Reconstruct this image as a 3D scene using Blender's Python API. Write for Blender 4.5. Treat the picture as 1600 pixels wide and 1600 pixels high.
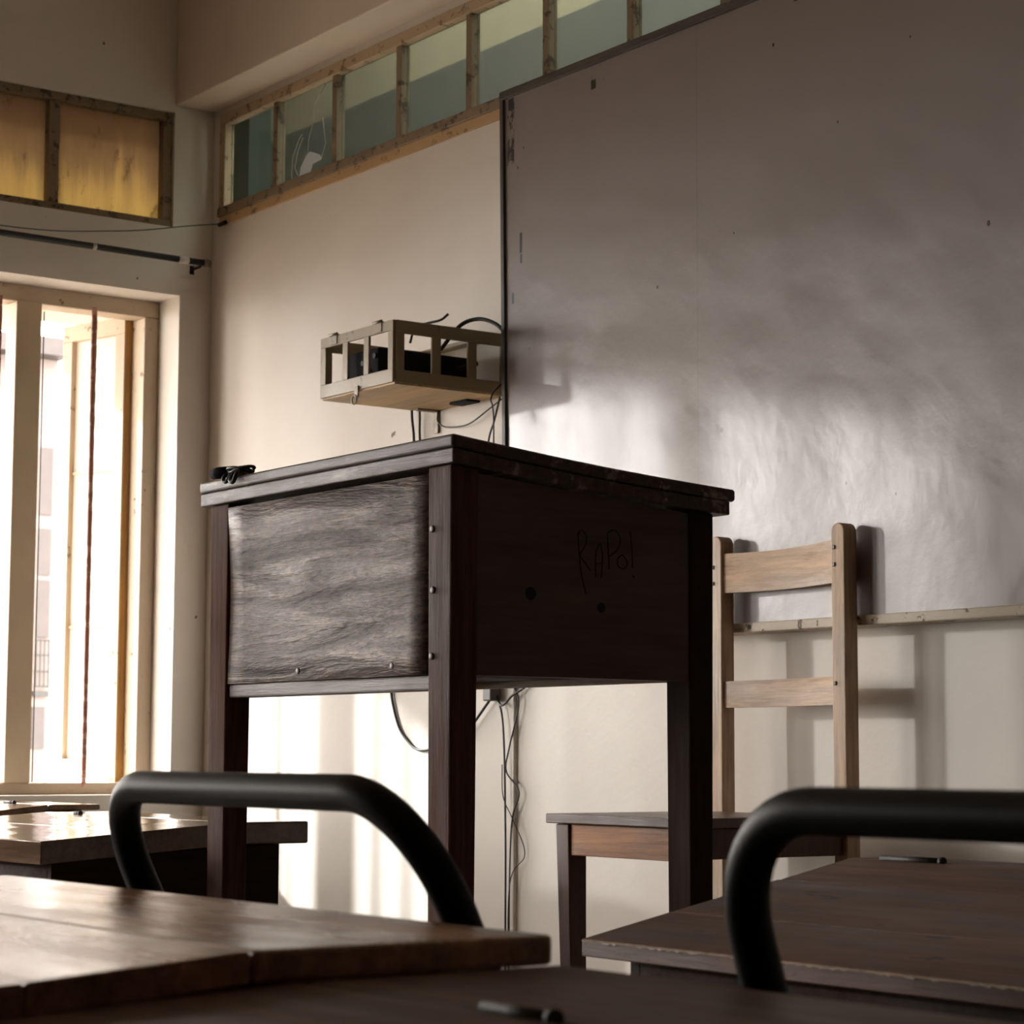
import bpy, bmesh, math, random
from mathutils import Vector, Matrix
random.seed(4)
S = bpy.context.scene
for o in list(bpy.data.objects): bpy.data.objects.remove(o)

# ------------------------------------------------------------------ camera
yaw, pit, roll = math.radians(54.08), math.radians(6.107), math.radians(0.222)
cd = bpy.data.cameras.new('camera'); cam = bpy.data.objects.new('camera', cd)
S.collection.objects.link(cam); S.camera = cam
d = Vector((-math.sin(yaw)*math.cos(pit), math.cos(yaw)*math.cos(pit), math.sin(pit)))
r0 = Vector((math.cos(yaw), math.sin(yaw), 0)); u0 = r0.cross(d)
r = r0*math.cos(roll)+u0*math.sin(roll); u = u0*math.cos(roll)-r0*math.sin(roll)
M = Matrix((r, u, -d)).transposed().to_4x4(); M.translation = Vector((5.3028, -2.8479, .82))
cam.matrix_world = M
cd.sensor_width = 36; cd.sensor_fit = 'HORIZONTAL'; cd.lens = 36*3549/1600
cd.clip_start = .05; cd.clip_end = 200
cd.dof.use_dof = True; cd.dof.focus_distance = 3.3; cd.dof.aperture_fstop = 17

# ------------------------------------------------------------------ world, sun, exposure
W = bpy.data.worlds.new('world'); S.world = W; W.use_nodes = True
bg = W.node_tree.nodes['Background']; bg.inputs[0].default_value = (1.0, .95, .895, 1); bg.inputs[1].default_value = 8.0
def sun(name, az, el, energy, ang, col):
    l = bpy.data.lights.new(name, 'SUN'); l.energy = energy; l.angle = math.radians(ang); l.color = col
    o = bpy.data.objects.new(name, l); S.collection.objects.link(o)
    az, el = math.radians(az), math.radians(el)
    v = Vector((math.cos(el)*math.cos(az), math.cos(el)*math.sin(az), -math.sin(el)))
    o.rotation_euler = v.to_track_quat('-Z', 'Y').to_euler(); o.location = (-3, -2, 5)
sun('sun', 30.5, 26, 4.0, 1.4, (1, .985, .96))
sun('low_glare', 36.0, 8.6, 0.42, 1.7, (1, .985, .97))      # light thrown back low by the bright facades over the street
for y0_, y1_, z0_, z1_ in ((-.85, -.094, .715, 2.024), (-2.20, -1.06, .715, 2.024), (-3.38, -2.42, .715, 2.024), (-4.55, -3.60, .715, 2.024)):      # sky portals in the window openings
    l = bpy.data.lights.new('window_portal', 'AREA'); l.shape = 'RECTANGLE'; l.size = z1_-z0_; l.size_y = y1_-y0_; l.cycles.is_portal = True
    o = bpy.data.objects.new('window_portal', l); S.collection.objects.link(o); o.location = (-.21, (y0_+y1_)/2, (z0_+z1_)/2); o.rotation_euler = (0, -math.pi/2, 0)
S.view_settings.view_transform = 'Standard'; S.view_settings.look = 'None'
S.view_settings.exposure = 1.14; S.view_settings.gamma = 1; S.view_settings.use_curve_mapping = False

# ------------------------------------------------------------------ materials
def nt(name):
    m = bpy.data.materials.new(name); m.use_nodes = True
    N = m.node_tree.nodes; L = m.node_tree.links
    return m, N, L, N['Principled BSDF']
def c4(c): return (c[0], c[1], c[2], 1)
def noise(N, L, scale, stretch=(1, 1, 1), detail=4, rough=.55):
    tc = N.new('ShaderNodeTexCoord'); mp = N.new('ShaderNodeMapping'); t = N.new('ShaderNodeTexNoise')
    mp.inputs['Scale'].default_value = stretch
    L.new(tc.outputs['Object'], mp.inputs[0]); L.new(mp.outputs[0], t.inputs['Vector'])
    t.inputs['Scale'].default_value = scale; t.inputs['Detail'].default_value = detail; t.inputs['Roughness'].default_value = rough
    return t
def ramp(N, L, src, stops):
    rp = N.new('ShaderNodeValToRGB'); e = rp.color_ramp.elements
    while len(e) < len(stops): e.new(.5)
    for k, (p, c) in enumerate(stops): e[k].position = p; e[k].color = c4(c) if hasattr(c, '__len__') else (c, c, c, 1)
    L.new(src, rp.inputs[0]); return rp
def mix(N, L, f, a, b):
    x = N.new('ShaderNodeMix'); x.data_type = 'RGBA'
    if hasattr(f, 'is_linked') or hasattr(f, 'node'): L.new(f, x.inputs[0])
    else: x.inputs[0].default_value = f
    for i, v in ((6, a), (7, b)):
        if hasattr(v, 'node'): L.new(v, x.inputs[i])
        else: x.inputs[i].default_value = c4(v)
    return x.outputs[2]
def bump(N, L, h, dist, strength=1.0, prev=None):
    b = N.new('ShaderNodeBump'); b.inputs['Distance'].default_value = dist; b.inputs['Strength'].default_value = strength
    L.new(h, b.inputs['Height'])
    if prev: L.new(prev, b.inputs['Normal'])
    return b.outputs[0]
def plain(name, col, rough=.5, metal=0, var=.15, scale=12, bmp=.0006, spec=.5):
    m, N, L, B = nt(name)
    t = noise(N, L, scale)
    a = ramp(N, L, t.outputs[0], [(.3, tuple(x*(1-var) for x in col)), (.7, tuple(min(1, x*(1+var)) for x in col))])
    L.new(a.outputs[0], B.inputs['Base Color']); B.inputs['Roughness'].default_value = rough; B.inputs['Metallic'].default_value = metal
    B.inputs['Specular IOR Level'].default_value = spec
    if bmp:
        t2 = noise(N, L, scale*4); L.new(bump(N, L, t2.outputs[0], bmp), B.inputs['Normal'])
    return m
def wood(name, light, dark, rough=.35, ax='x', bmp=.0008, wear=None, spec=.5, fine=1.0, marks=False):
    m, N, L, B = nt(name)
    st = {'x': (.06, 1, 1), 'y': (1, .06, 1), 'z': (1, 1, .06)}[ax]
    st2 = {'x': (.16, 1, 1), 'y': (1, .16, 1), 'z': (1, 1, .16)}[ax]
    g = noise(N, L, 95*fine, st, 8, .7); big = noise(N, L, 13, st2, 5, .6)
    a = ramp(N, L, g.outputs[0], [(.32, dark), (.68, light)])
    b = ramp(N, L, big.outputs[0], [(.3, .55), (.65, 1.15)])
    x = N.new('ShaderNodeMix'); x.data_type = 'RGBA'; x.blend_type = 'MULTIPLY'; x.inputs[0].default_value = 1
    L.new(a.outputs[0], x.inputs[6]); L.new(b.outputs[0], x.inputs[7]); col = x.outputs[2]
    if wear:
        w = noise(N, L, 22, st2, 6, .7); wr = ramp(N, L, w.outputs[0], [(.56, 0), (.66, 1)])
        col = mix(N, L, wr.outputs[0], col, wear)
    if marks:
        kn = noise(N, L, 24, (.45, 1.6, 1), 3, .6); kr = ramp(N, L, kn.outputs[0], [(.285, 1), (.31, 0)]); col = mix(N, L, kr.outputs[0], col, tuple(v*.25 for v in dark))
        k2 = noise(N, L, 7, (.25, 2.2, 1), 6, .8); k3 = ramp(N, L, k2.outputs[0], [(.495, 0), (.50, .7), (.505, 0)]); col = mix(N, L, k3.outputs[0], col, tuple(v*.4 for v in dark))
    L.new(col, B.inputs['Base Color'])
    rr = ramp(N, L, big.outputs[0], [(.3, rough*.75), (.7, min(1, rough*1.4))]); L.new(rr.outputs[0], B.inputs['Roughness'])
    B.inputs['Specular IOR Level'].default_value = spec
    n = bump(N, L, g.outputs[0], bmp); w2 = noise(N, L, 5, (1, 1, 1), 2)
    n = bump(N, L, w2.outputs[0], .006, 1, n); L.new(n, B.inputs['Normal'])
    return m
def paint_wall(name, col, rough=.55):
    m, N, L, B = nt(name)
    t = noise(N, L, 1.7, (1, 1, 1), 6, .6); sp = noise(N, L, 55, (1, 1, 1), 3)
    a = ramp(N, L, t.outputs[0], [(.35, tuple(x*.93 for x in col)), (.65, tuple(x*1.03 for x in col))])
    k = noise(N, L, 26, (1, 1, 1), 2, .4); kr = ramp(N, L, k.outputs[0], [(.215, 1), (.235, 0)])
    L.new(mix(N, L, kr.outputs[0], a.outputs[0], (.16, .11, .08)), B.inputs['Base Color'])
    B.inputs['Roughness'].default_value = rough; B.inputs['Specular IOR Level'].default_value = .35
    n = bump(N, L, sp.outputs[0], .0004); n = bump(N, L, t.outputs[0], .012, .6, n); L.new(n, B.inputs['Normal'])
    return m
def peeling(name, col, under, amount=.5, rough=.6):
    m, N, L, B = nt(name)
    t = noise(N, L, 28, (1, 1, 1), 8, .75); p = ramp(N, L, t.outputs[0], [(amount, 0), (amount+.03, 1)])
    L.new(mix(N, L, p.outputs[0], col, under), B.inputs['Base Color']); B.inputs['Roughness'].default_value = rough
    inv = N.new('ShaderNodeInvert'); L.new(p.outputs[0], inv.inputs[1])
    n = bump(N, L, inv.outputs[0], .0012); t2 = noise(N, L, 120); n = bump(N, L, t2.outputs[0], .001, 1, n); L.new(n, B.inputs['Normal'])
    return m

MW = paint_wall('cream wall paint', (.76, .71, .64))
MBEAM = paint_wall('beam paint', (.74, .64, .54))
MFLOOR = plain('floor cement', (.10, .075, .055), .6)
MBACK = paint_wall('back room paint', (.16, .11, .08))
MTRAN = peeling('peeling cream timber', (.50, .38, .25), (.26, .17, .09), .56)
MTRAND = peeling('dirty transom timber', (.24, .175, .105), (.09, .06, .035), .55)
MTAN = peeling('tan primer band', (.50, .33, .16), (.20, .13, .07), .6)
MWINF = peeling('window frame paint', (.50, .40, .29), (.22, .15, .08), .62)
MAMB = wood('amber jamb wood', (.62, .36, .10), (.36, .18, .05), .5, 'z')
MRUST = peeling('rusted bar', (.58, .33, .25), (.34, .15, .11), .46, .8)
MBLACK = plain('black pipe', (.010, .010, .010), .6, 0, .2, 20, .0002)
MTUBE = plain('black tube enamel', (.009, .0085, .008), .45, 0, .2, 40, .0001, spec=.14)
MCABLE = plain('black cable', (.012, .011, .01), .5, 0, .1, 20, 0)
MGREY = plain('grey cable', (.10, .09, .08), .5, 0, .1, 20, 0)
MWHITE = plain('dull white', (.6, .55, .48), .5)
MDEV = plain('black device', (.010, .010, .013), .8, spec=.15)
MMETAL = plain('dull steel', (.20, .165, .12), .5, .3, .4, 60)
MHINGE = plain('dark hinge steel', (.02, .018, .016), .6, .1, .3, 60)
MCAGE = peeling('cage paint', (.30, .235, .14), (.17, .12, .065), .62, .5)
MPLY = wood('plywood', (.62, .43, .22), (.42, .28, .14), .6, 'x', .0006)
MPOD = wood('podium side wood', (.13, .082, .055), (.045, .028, .019), .42, 'x', .0022, None, .42)
MPODV = wood('podium leg wood', (.15, .072, .048), (.058, .028, .019), .65, 'z', .0018, None, .12)
MPODY = wood('podium dark panel', (.135, .095, .075), (.10, .07, .056), .6, 'y', .0006, None, .25)
MLID = wood('podium lid wood', (.10, .068, .048), (.035, .023, .016), .42, 'x', .0018, (.30, .24, .18), .35)
MRAIL = wood('podium pale rail', (.55, .43, .30), (.20, .14, .09), .6, 'x', .001)
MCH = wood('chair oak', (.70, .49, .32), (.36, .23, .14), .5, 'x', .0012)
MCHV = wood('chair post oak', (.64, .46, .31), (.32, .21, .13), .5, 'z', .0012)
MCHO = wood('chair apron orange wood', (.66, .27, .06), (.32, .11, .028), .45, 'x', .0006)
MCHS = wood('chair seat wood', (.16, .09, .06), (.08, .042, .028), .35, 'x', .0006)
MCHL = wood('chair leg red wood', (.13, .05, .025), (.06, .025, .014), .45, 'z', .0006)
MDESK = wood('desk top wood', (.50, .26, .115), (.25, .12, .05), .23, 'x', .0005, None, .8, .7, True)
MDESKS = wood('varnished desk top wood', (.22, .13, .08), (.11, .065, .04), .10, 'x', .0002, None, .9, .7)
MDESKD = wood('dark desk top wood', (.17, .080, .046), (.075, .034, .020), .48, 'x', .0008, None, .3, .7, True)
MDESKB = wood('desk body wood', (.07, .042, .03), (.03, .018, .012), .7, 'y', .0006, None, .15)
MDESKL = wood('desk leg wood', (.05, .024, .016), (.024, .012, .008), .7, 'z', .0006, None, .12)
MNAIL = plain('dull nail', (.13, .095, .07), .5, .1)
MDARK = plain('dark mark', (.006, .005, .005), .8, 0, 0, 10, 0)
mp_, N, L, B = nt('wavy crackled varnish')
g = noise(N, L, 210, (.22, 1, 1), 5, .7)
bd = noise(N, L, 3.2, (.9, 1, 7.5), 5, .6); bd.inputs['Distortion'].default_value = .9
bd2 = noise(N, L, 9, (.35, 1, 4), 4, .6)
ca = ramp(N, L, g.outputs[0], [(.35, (.030, .017, .010)), (.65, (.15, .080, .046))])
cb = ramp(N, L, bd.outputs[0], [(.36, .32), (.50, 1.0), (.64, 1.7)])
x = N.new('ShaderNodeMix'); x.data_type = 'RGBA'; x.blend_type = 'MULTIPLY'; x.inputs[0].default_value = 1
L.new(ca.outputs[0], x.inputs[6]); L.new(cb.outputs[0], x.inputs[7])
kn = noise(N, L, 15, (1, 1, .45), 3, .5); kr = ramp(N, L, kn.outputs[0], [(.245, 1), (.27, 0)])
L.new(mix(N, L, kr.outputs[0], x.outputs[2], (.012, .009, .007)), B.inputs['Base Color'])
rr = ramp(N, L, bd.outputs[0], [(.36, .62), (.64, .34)]); L.new(rr.outputs[0], B.inputs['Roughness']); B.inputs['Specular IOR Level'].default_value = .27
n = bump(N, L, g.outputs[0], .0022); n = bump(N, L, bd.outputs[0], .010, 1, n); n = bump(N, L, bd2.outputs[0], .004, 1, n); L.new(n, B.inputs['Normal'])
MPANEL = mp_
MPALE = plain('chipped wood with glints', (.34, .25, .18), .5, 0, .3, 90)
MTRIM = wood('board trim', (.10, .08, .06), (.04, .032, .026), .5, 'x', .0006)
MTRIMV = wood('board trim upright', (.085, .075, .06), (.035, .03, .026), .5, 'z', .0006)
MTRAY = peeling('tray paint', (.56, .48, .37), (.12, .08, .05), .57)
MFAC = paint_wall('street facade', (.115, .088, .078))
MFAC2 = paint_wall('white facade', (.40, .31, .25))
MFWIN = plain('street window', (.030, .021, .019), .6)
MOUT = plain('street ground', (.22, .19, .16), .8)
MCOR1 = paint_wall('wing wall lower tone', (.135, .132, .122))
MCOR2 = paint_wall('wing wall upper tone', (.36, .32, .235))

# whiteboard: glossy warm grey enamel, wavy, with chips
mb, N, L, B = nt('whiteboard enamel')
t = noise(N, L, 1.3, (1, 1, 1), 4); a = ramp(N, L, t.outputs[0], [(.35, (.250, .213, .202)), (.65, (.272, .235, .225))])
tc = N.new('ShaderNodeTexCoord'); sx = N.new('ShaderNodeSeparateXYZ'); vo = N.new('ShaderNodeVectorMath'); vo.inputs[1].default_value = (1.395-.018, -.058, 1.05+.004); L.new(tc.outputs['Object'], vo.inputs[0]); L.new(vo.outputs[0], sx.inputs[0])
col = a.outputs[0]
def mth(op, a_, b_=None, c_=None):
    n = N.new('ShaderNodeMath'); n.operation = op
    for i, v in enumerate((a_, b_, c_)):
        if v is None: continue
        if hasattr(v, 'node'): L.new(v, n.inputs[i])
        else: n.inputs[i].default_value = v
    return n.outputs[0]
# chipped enamel: (x, z, half width, half height, noise threshold)
fn = noise(N, L, 60, (1, 1, .45), 6, .8)
mask = None
for (x, z, hx, hz, th) in [(1.424, 2.15, .0125, .068, .50), (1.424, 2.215, .010, .013, .36), (1.728, 2.205, .035, .012, .60), (1.712, 2.19, .008, .010, .4),
                           (1.462, 1.905, .0045, .022, .35), (1.463, 1.871, .0035, .010, .35), (1.434, 1.79, .004, .012, .42), (2.33, 2.207, .02, .006, .45)]:
    dx = mth('LESS_THAN', mth('ABSOLUTE', mth('SUBTRACT', sx.outputs[0], x)), hx)
    dz = mth('LESS_THAN', mth('ABSOLUTE', mth('SUBTRACT', sx.outputs[2], z)), hz)
    k = mth('MULTIPLY', mth('MULTIPLY', dx, dz), mth('GREATER_THAN', fn.outputs[0], th))
    mask = k if mask is None else mth('MAXIMUM', mask, k)
for (x, z, rr) in [(2.253, 2.134, .005), (2.77, 1.699, .006), (1.915, 1.734, .0045), (1.494, 1.672, .004), (2.102, 1.431, .006), (2.60, 2.06, .003), (2.42, 1.95, .003),
                   (1.47, 2.11, .003), (1.45, 2.07, .004), (2.14, 1.80, .003), (2.04, 1.19, .003), (2.43, 1.30, .004), (2.55, 1.27, .003)]:
    dd = mth('SQRT', mth('ADD', mth('POWER', mth('ABSOLUTE', mth('SUBTRACT', sx.outputs[0], x)), 2.0), mth('POWER', mth('ABSOLUTE', mth('MULTIPLY', mth('SUBTRACT', sx.outputs[2], z), .7)), 2.0)))
    mask = mth('MAXIMUM', mask, mth('LESS_THAN', dd, rr*.6))
seam = mth('MULTIPLY', mth('LESS_THAN', mth('ABSOLUTE', mth('SUBTRACT', sx.outputs[0], 2.035)), .0015), .12)
L.new(mix(N, L, mth('MAXIMUM', mask, seam), col, (.012, .012, .012)), B.inputs['Base Color'])
B.inputs['Roughness'].default_value = .37; B.inputs['Specular IOR Level'].default_value = .65
w1 = noise(N, L, 2.6, (1, 1, 1), 2, .5); w2 = noise(N, L, 15, (1, 1, 1), 4, .55)
L.new(bump(N, L, w2.outputs[0], .0017, 1, bump(N, L, w1.outputs[0], .012)), B.inputs['Normal'])
MBOARD = mb

# front transom glass: tinted, slightly dirty
mg, N, L, B = nt('green tinted glass')
out = N['Material Output']; tr = N.new('ShaderNodeBsdfTransparent'); tr.inputs[0].default_value = (.72, .78, .745, 1)
t = noise(N, L, 6, (1, 1, .3)); a = ramp(N, L, t.outputs[0], [(.3, (.05, .055, .045)), (.7, (.09, .095, .075))]); L.new(a.outputs[0], B.inputs['Base Color'])
B.inputs['Roughness'].default_value = .12; mx = N.new('ShaderNodeMixShader'); mx.inputs[0].default_value = .32
L.new(tr.outputs[0], mx.inputs[1]); L.new(B.outputs[0], mx.inputs[2]); L.new(mx.outputs[0], out.inputs[0]); MGLASS = mg
# left transom glass: amber dirt, streaked
mg, N, L, B = nt('amber stained glass')
out = N['Material Output']; tl = N.new('ShaderNodeBsdfTranslucent')
tc = N.new('ShaderNodeTexCoord'); sx = N.new('ShaderNodeSeparateXYZ'); L.new(tc.outputs['Object'], sx.inputs[0])
t = noise(N, L, 22, (1, 1, .10), 8, .75); t3 = noise(N, L, 30, (1, 1, .5), 8, .75)
ma = N.new('ShaderNodeMapRange'); ma.inputs[1].default_value = .01; ma.inputs[2].default_value = .255; ma.inputs[3].default_value = .34; ma.inputs[4].default_value = -.30
L.new(sx.outputs[2], ma.inputs[0])
ad = N.new('ShaderNodeMath'); ad.operation = 'ADD'; L.new(ma.outputs[0], ad.inputs[0]); L.new(t.outputs[0], ad.inputs[1])
a = ramp(N, L, ad.outputs[0], [(.25, (.17, .128, .088)), (.50, (.21, .162, .104)), (.62, (.27, .21, .12)), (.85, (.33, .265, .135))])
dk = ramp(N, L, t3.outputs[0], [(.58, 0), (.66, .6)])
L.new(mix(N, L, dk.outputs[0], a.outputs[0], (.07, .05, .03)), tl.inputs[0])
B.inputs['Base Color'].default_value = (.14, .10, .06, 1); B.inputs['Roughness'].default_value = .35
mx = N.new('ShaderNodeMixShader'); mx.inputs[0].default_value = .3
L.new(tl.outputs[0], mx.inputs[1]); L.new(B.outputs[0], mx.inputs[2]); L.new(mx.outputs[0], out.inputs[0]); MAMBG = mg
# casement glass: frosted white
mg, N, L, B = nt('frosted glass')
out = N['Material Output']; tl = N.new('ShaderNodeBsdfTranslucent'); tl.inputs[0].default_value = (.9, .88, .84, 1)
B.inputs['Base Color'].default_value = (.85, .82, .78, 1); B.inputs['Roughness'].default_value = .3
t = noise(N, L, 9); L.new(bump(N, L, t.outputs[0], .002), B.inputs['Normal'])
mx = N.new('ShaderNodeMixShader'); mx.inputs[0].default_value = .35
L.new(tl.outputs[0], mx.inputs[1]); L.new(B.outputs[0], mx.inputs[2]); L.new(mx.outputs[0], out.inputs[0]); MFROST = mg
mg, N, L, B = nt('crack line'); B.inputs['Base Color'].default_value = (.6, .58, .5, 1); B.inputs['Roughness'].default_value = .2; MCRACK = mg

# ------------------------------------------------------------------ mesh helpers (world coordinates; build() makes them local to the parent's place)
class MB:
    def __init__(s): s.bm = bmesh.new()
    def hexa(s, p):        # 8 points: bottom 4 ccw, top 4 ccw
        v = [s.bm.verts.new(q) for q in p]
        for f in ((3, 2, 1, 0), (4, 5, 6, 7), (0, 1, 5, 4), (1, 2, 6, 5), (2, 3, 7, 6), (3, 0, 4, 7)): s.bm.faces.new([v[i] for i in f])
        return s
    def box(s, x0, x1, y0, y1, z0, z1):
        return s.hexa([(x0, y0, z0), (x1, y0, z0), (x1, y1, z0), (x0, y1, z0), (x0, y0, z1), (x1, y0, z1), (x1, y1, z1), (x0, y1, z1)])
    def slab(s, x0, x1, ya, za, yb, zb, th):    # board sloping in y: top from (ya,za) to (yb,zb)
        return s.hexa([(x0, ya, za-th), (x1, ya, za-th), (x1, yb, zb-th), (x0, yb, zb-th), (x0, ya, za), (x1, ya, za), (x1, yb, zb), (x0, yb, zb)])
    def tube(s, path, rad, n=12, caps=True):
        P = [Vector(p) for p in path]; rings = []
        up = None
        for i, p in enumerate(P):
            tg = (P[min(i+1, len(P)-1)]-P[max(i-1, 0)]).normalized()
            if up is None:
                up = Vector((0, 0, 1)) if abs(tg.z) < .9 else Vector((1, 0, 0))
            a_ = (up - tg*up.dot(tg)).normalized(); up = a_; b_ = tg.cross(a_)
            rr = rad[i] if hasattr(rad, '__len__') else rad
            rings.append([s.bm.verts.new(p+a_*rr*math.cos(2*math.pi*k/n)+b_*rr*math.sin(2*math.pi*k/n)) for k in range(n)])
        for a_, b_ in zip(rings, rings[1:]):
            for k in range(n):
                f = s.bm.faces.new((a_[k], a_[(k+1) % n], b_[(k+1) % n], b_[k])); f.smooth = True
        if caps: s.bm.faces.new(rings[0][::-1]); s.bm.faces.new(rings[-1])
        return s
    def prism(s, pts, off):       # planar polygon extruded by vector off
        a_ = [s.bm.verts.new(p) for p in pts]; b_ = [s.bm.verts.new(Vector(p)+Vector(off)) for p in pts]
        s.bm.faces.new(a_[::-1]); s.bm.faces.new(b_); n = len(pts)
        for k in range(n): s.bm.faces.new((a_[k], a_[(k+1) % n], b_[(k+1) % n], b_[k]))
        return s
    def dome(s, c, ax, rad, h, n=12):
        c = Vector(c); ax = Vector(ax).normalized()
        s.tube([c-ax*h*.3, c+ax*h*.45, c+ax*h*.85, c+ax*h], [rad, rad, rad*.7, rad*.12], n); return s
    def build(s, name, m, parent=None, bev=0, seg=2):
        bmesh.ops.recalc_face_normals(s.bm, faces=s.bm.faces)
        if parent is not None: bmesh.ops.translate(s.bm, verts=s.bm.verts, vec=-world_loc(parent))
        me = bpy.data.meshes.new(name); s.bm.to_mesh(me); s.bm.free(); me.materials.append(m)
        o = bpy.data.objects.new(name, me); S.collection.objects.link(o)
        if parent is not None: o.parent = parent
        if bev:
            b = o.modifiers.new('bevel', 'BEVEL'); b.width = bev; b.segments = seg; b.limit_method = 'ANGLE'; b.angle_limit = math.radians(40)
        return o
def world_loc(o):
    v = Vector((0, 0, 0))
    while o is not None: v += o.location; o = o.parent
    return v
def bez(pts, n=8):     # Catmull-Rom through points
    P = [Vector(p) for p in pts]; P = [P[0]*2-P[1]]+P+[P[-1]*2-P[-2]]; out = []
    for i in range(1, len(P)-2):
        for k in range(n):
            t = k/n
            out.append(.5*((2*P[i])+(P[i+1]-P[i-1])*t+(2*P[i-1]-5*P[i]+4*P[i+1]-P[i+2])*t*t+(-P[i-1]+3*P[i]-3*P[i+1]+P[i+2])*t**3))
    out.append(P[-2]); return out
def thing(name, loc, label, cat, group=None):
    o = bpy.data.objects.new(name, None); S.collection.objects.link(o); o.location = loc; o.empty_display_size = .05
    return tag(o, label, cat, group)
def tag(o, label, cat, group=None):
    o['label'] = label; o['category'] = cat
    if group: o['group'] = group
    return o
def struct(o): o['kind'] = 'structure'; return o
def sroot(name, loc):
    o = bpy.data.objects.new(name, None); S.collection.objects.link(o); o.location = loc; o.empty_display_size = .05
    return struct(o)

# ------------------------------------------------------------------ room shell
XR, YB, ZC = 8.5, -7.5, 3.15
TW = .22           # wall thickness
W1 = (-.85, -.094, .715, 2.024)       # windows in the left wall: y0, y1, z0, z1
W2 = (-2.20, -1.06, .715, 2.024); W3 = (-3.38, -2.42, .715, 2.024); W5 = (-4.55, -3.60, .715, 2.024)
T1 = (-.85, -.118, 2.205, 2.517)
T2 = (-2.20, -1.06, 2.205, 2.517); T3 = (-3.38, -2.42, 2.205, 2.517); T4 = (-4.55, -3.60, 2.205, 2.517)
m = MB()
m.box(-TW, 0, YB, W5[0], 0, ZC); m.box(-TW, 0, W5[1], W3[0], 0, ZC); m.box(-TW, 0, W3[1], W2[0], 0, ZC); m.box(-TW, 0, W2[1], W1[0], 0, ZC); m.box(-TW, 0, W1[1], 0, 0, 2.205); m.box(-TW, 0, T1[1], 0, 2.205, ZC)
for w in (W1, W2, W3, W5): m.box(-TW, 0, w[0], w[1], 0, w[2]); m.box(-TW, 0, w[0], w[1], w[3], 2.205); m.box(-TW, 0, w[0], T1[1] if w is W1 else w[1], 2.517, ZC)
struct(m.build('wall_left', MW))
m = MB()     # front wall with a long transom opening x .045..4.4
m.box(-TW, XR, 0, .15, 0, 2.245); m.box(-TW, XR, 0, .04, 2.515, ZC); m.box(-TW, .045, 0, .018, 2.245, 2.515); m.box(4.42, XR, 0, .15, 2.245, 2.515)
struct(m.build('wall_front', MW))
struct(MB().box(XR, XR+.2, YB, .15, 0, ZC).build('wall_right', MBACK))
struct(MB().box(-TW, XR+.2, YB-.2, YB, 0, ZC).build('wall_back', MBACK))
struct(MB().box(-TW, XR+.2, YB-.2, .15, -.12, 0).build('floor', MFLOOR))
struct(MB().box(-TW, XR+.2, YB-.2, .15, ZC, ZC+.15).build('ceiling', MBEAM))
struct(MB().box(0, XR, -.116, 0, 2.535, ZC).build('trim_1', MBEAM, None, .004))            # beam over the board
DZ = .25
struct(MB().box(2.075, 3.30, -1.28, 0, 0, DZ).build('trim_2', plain('platform cement', (.16, .12, .09), .6), None, .004))   # teaching platform
struct(MB().box(-.80, -TW, -.94, .6, 2.075, 2.17).build('trim_3', MFAC2)); struct(MB().box(-1.1, -TW, -4.6, -.94, 2.075, 2.17).build('trim_10', MFAC2))       # sunshade slab outside; its unseen longer stretch deepened to cut a sun patch
# front transom
w4 = sroot('window_4', (0, .02, 2.245))
m = MB(); m.box(.045, 4.42, -.008, .02, 2.487, 2.515); m.box(.045, .075, -.008, .02, 2.262, 2.487)
m.build('top_frame', MTRAN, w4, .002)
MB().box(.045, 4.42, -.012, .08, 2.238, 2.262).build('bottom_frame', MTRAND, w4, .002)
MB().box(.047, 1.385, -.006, .0, 2.214, 2.2385).build('primer_band', MTAN, w4, .001)
xs = [.333+.2895*k for k in range(15)]
for x in xs[:14]: MB().box(x-.0105, x+.0105, -.003, .022, 2.255, 2.492).build('glazing_bar', MTRAND, w4, .0015)
ed = [.075]+[x for x in xs[:14]]+[4.42]
hole = [(.426, 2.277), (.432, 2.297), (.457, 2.32), (.475, 2.329), (.513, 2.316), (.535, 2.306), (.538, 2.294), (.498, 2.291), (.489, 2.275), (.47, 2.267), (.445, 2.271)]
for i in range(15):
    a_, b_ = ed[i]+(.0 if i == 0 else .012), ed[i+1]-.012
    if i != 1:
        MB().box(a_, b_, .012, .016, 2.258, 2.49).build('pane', MGLASS, w4); continue
    m = MB(); bm = m.bm
    for yy in (.012,):
        o_ = [bm.verts.new((x, yy, z)) for x, z in ((a_, 2.258), (b_, 2.258), (b_, 2.49), (a_, 2.49))]; h_ = [bm.verts.new((x, yy, z)) for x, z in hole]
        es = [bm.edges.new((q[k], q[(k+1) % len(q)])) for q in (o_, h_) for k in range(len(q))]
        bmesh.ops.triangle_fill(bm, edges=es, use_beauty=True)
    g = bmesh.ops.extrude_face_region(bm, geom=list(bm.faces)); bmesh.ops.translate(bm, verts=[v for v in g['geom'] if isinstance(v, bmesh.types.BMVert)], vec=(0, .004, 0))
    pn = m.build('pane', MGLASS, w4); pn['label'] = 'cracked pane with a jagged hole'
    m = MB()
    for c in ([(.561, 2.485), (.53, 2.462), (.506, 2.444), (.50, 2.40), (.478, 2.36), (.475, 2.329)], [(.446, 2.379), (.428, 2.368), (.40, 2.33), (.395, 2.285), (.40, 2.26)], [(.45, 2.37), (.425, 2.34), (.41, 2.30), (.426, 2.277)],
              [(.538, 2.294), (.56, 2.33), (.545, 2.40)]):
        m.tube([(x, .0112, z) for x, z in c], .0007, 4)
    m.build('crack', MCRACK, pn)
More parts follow.
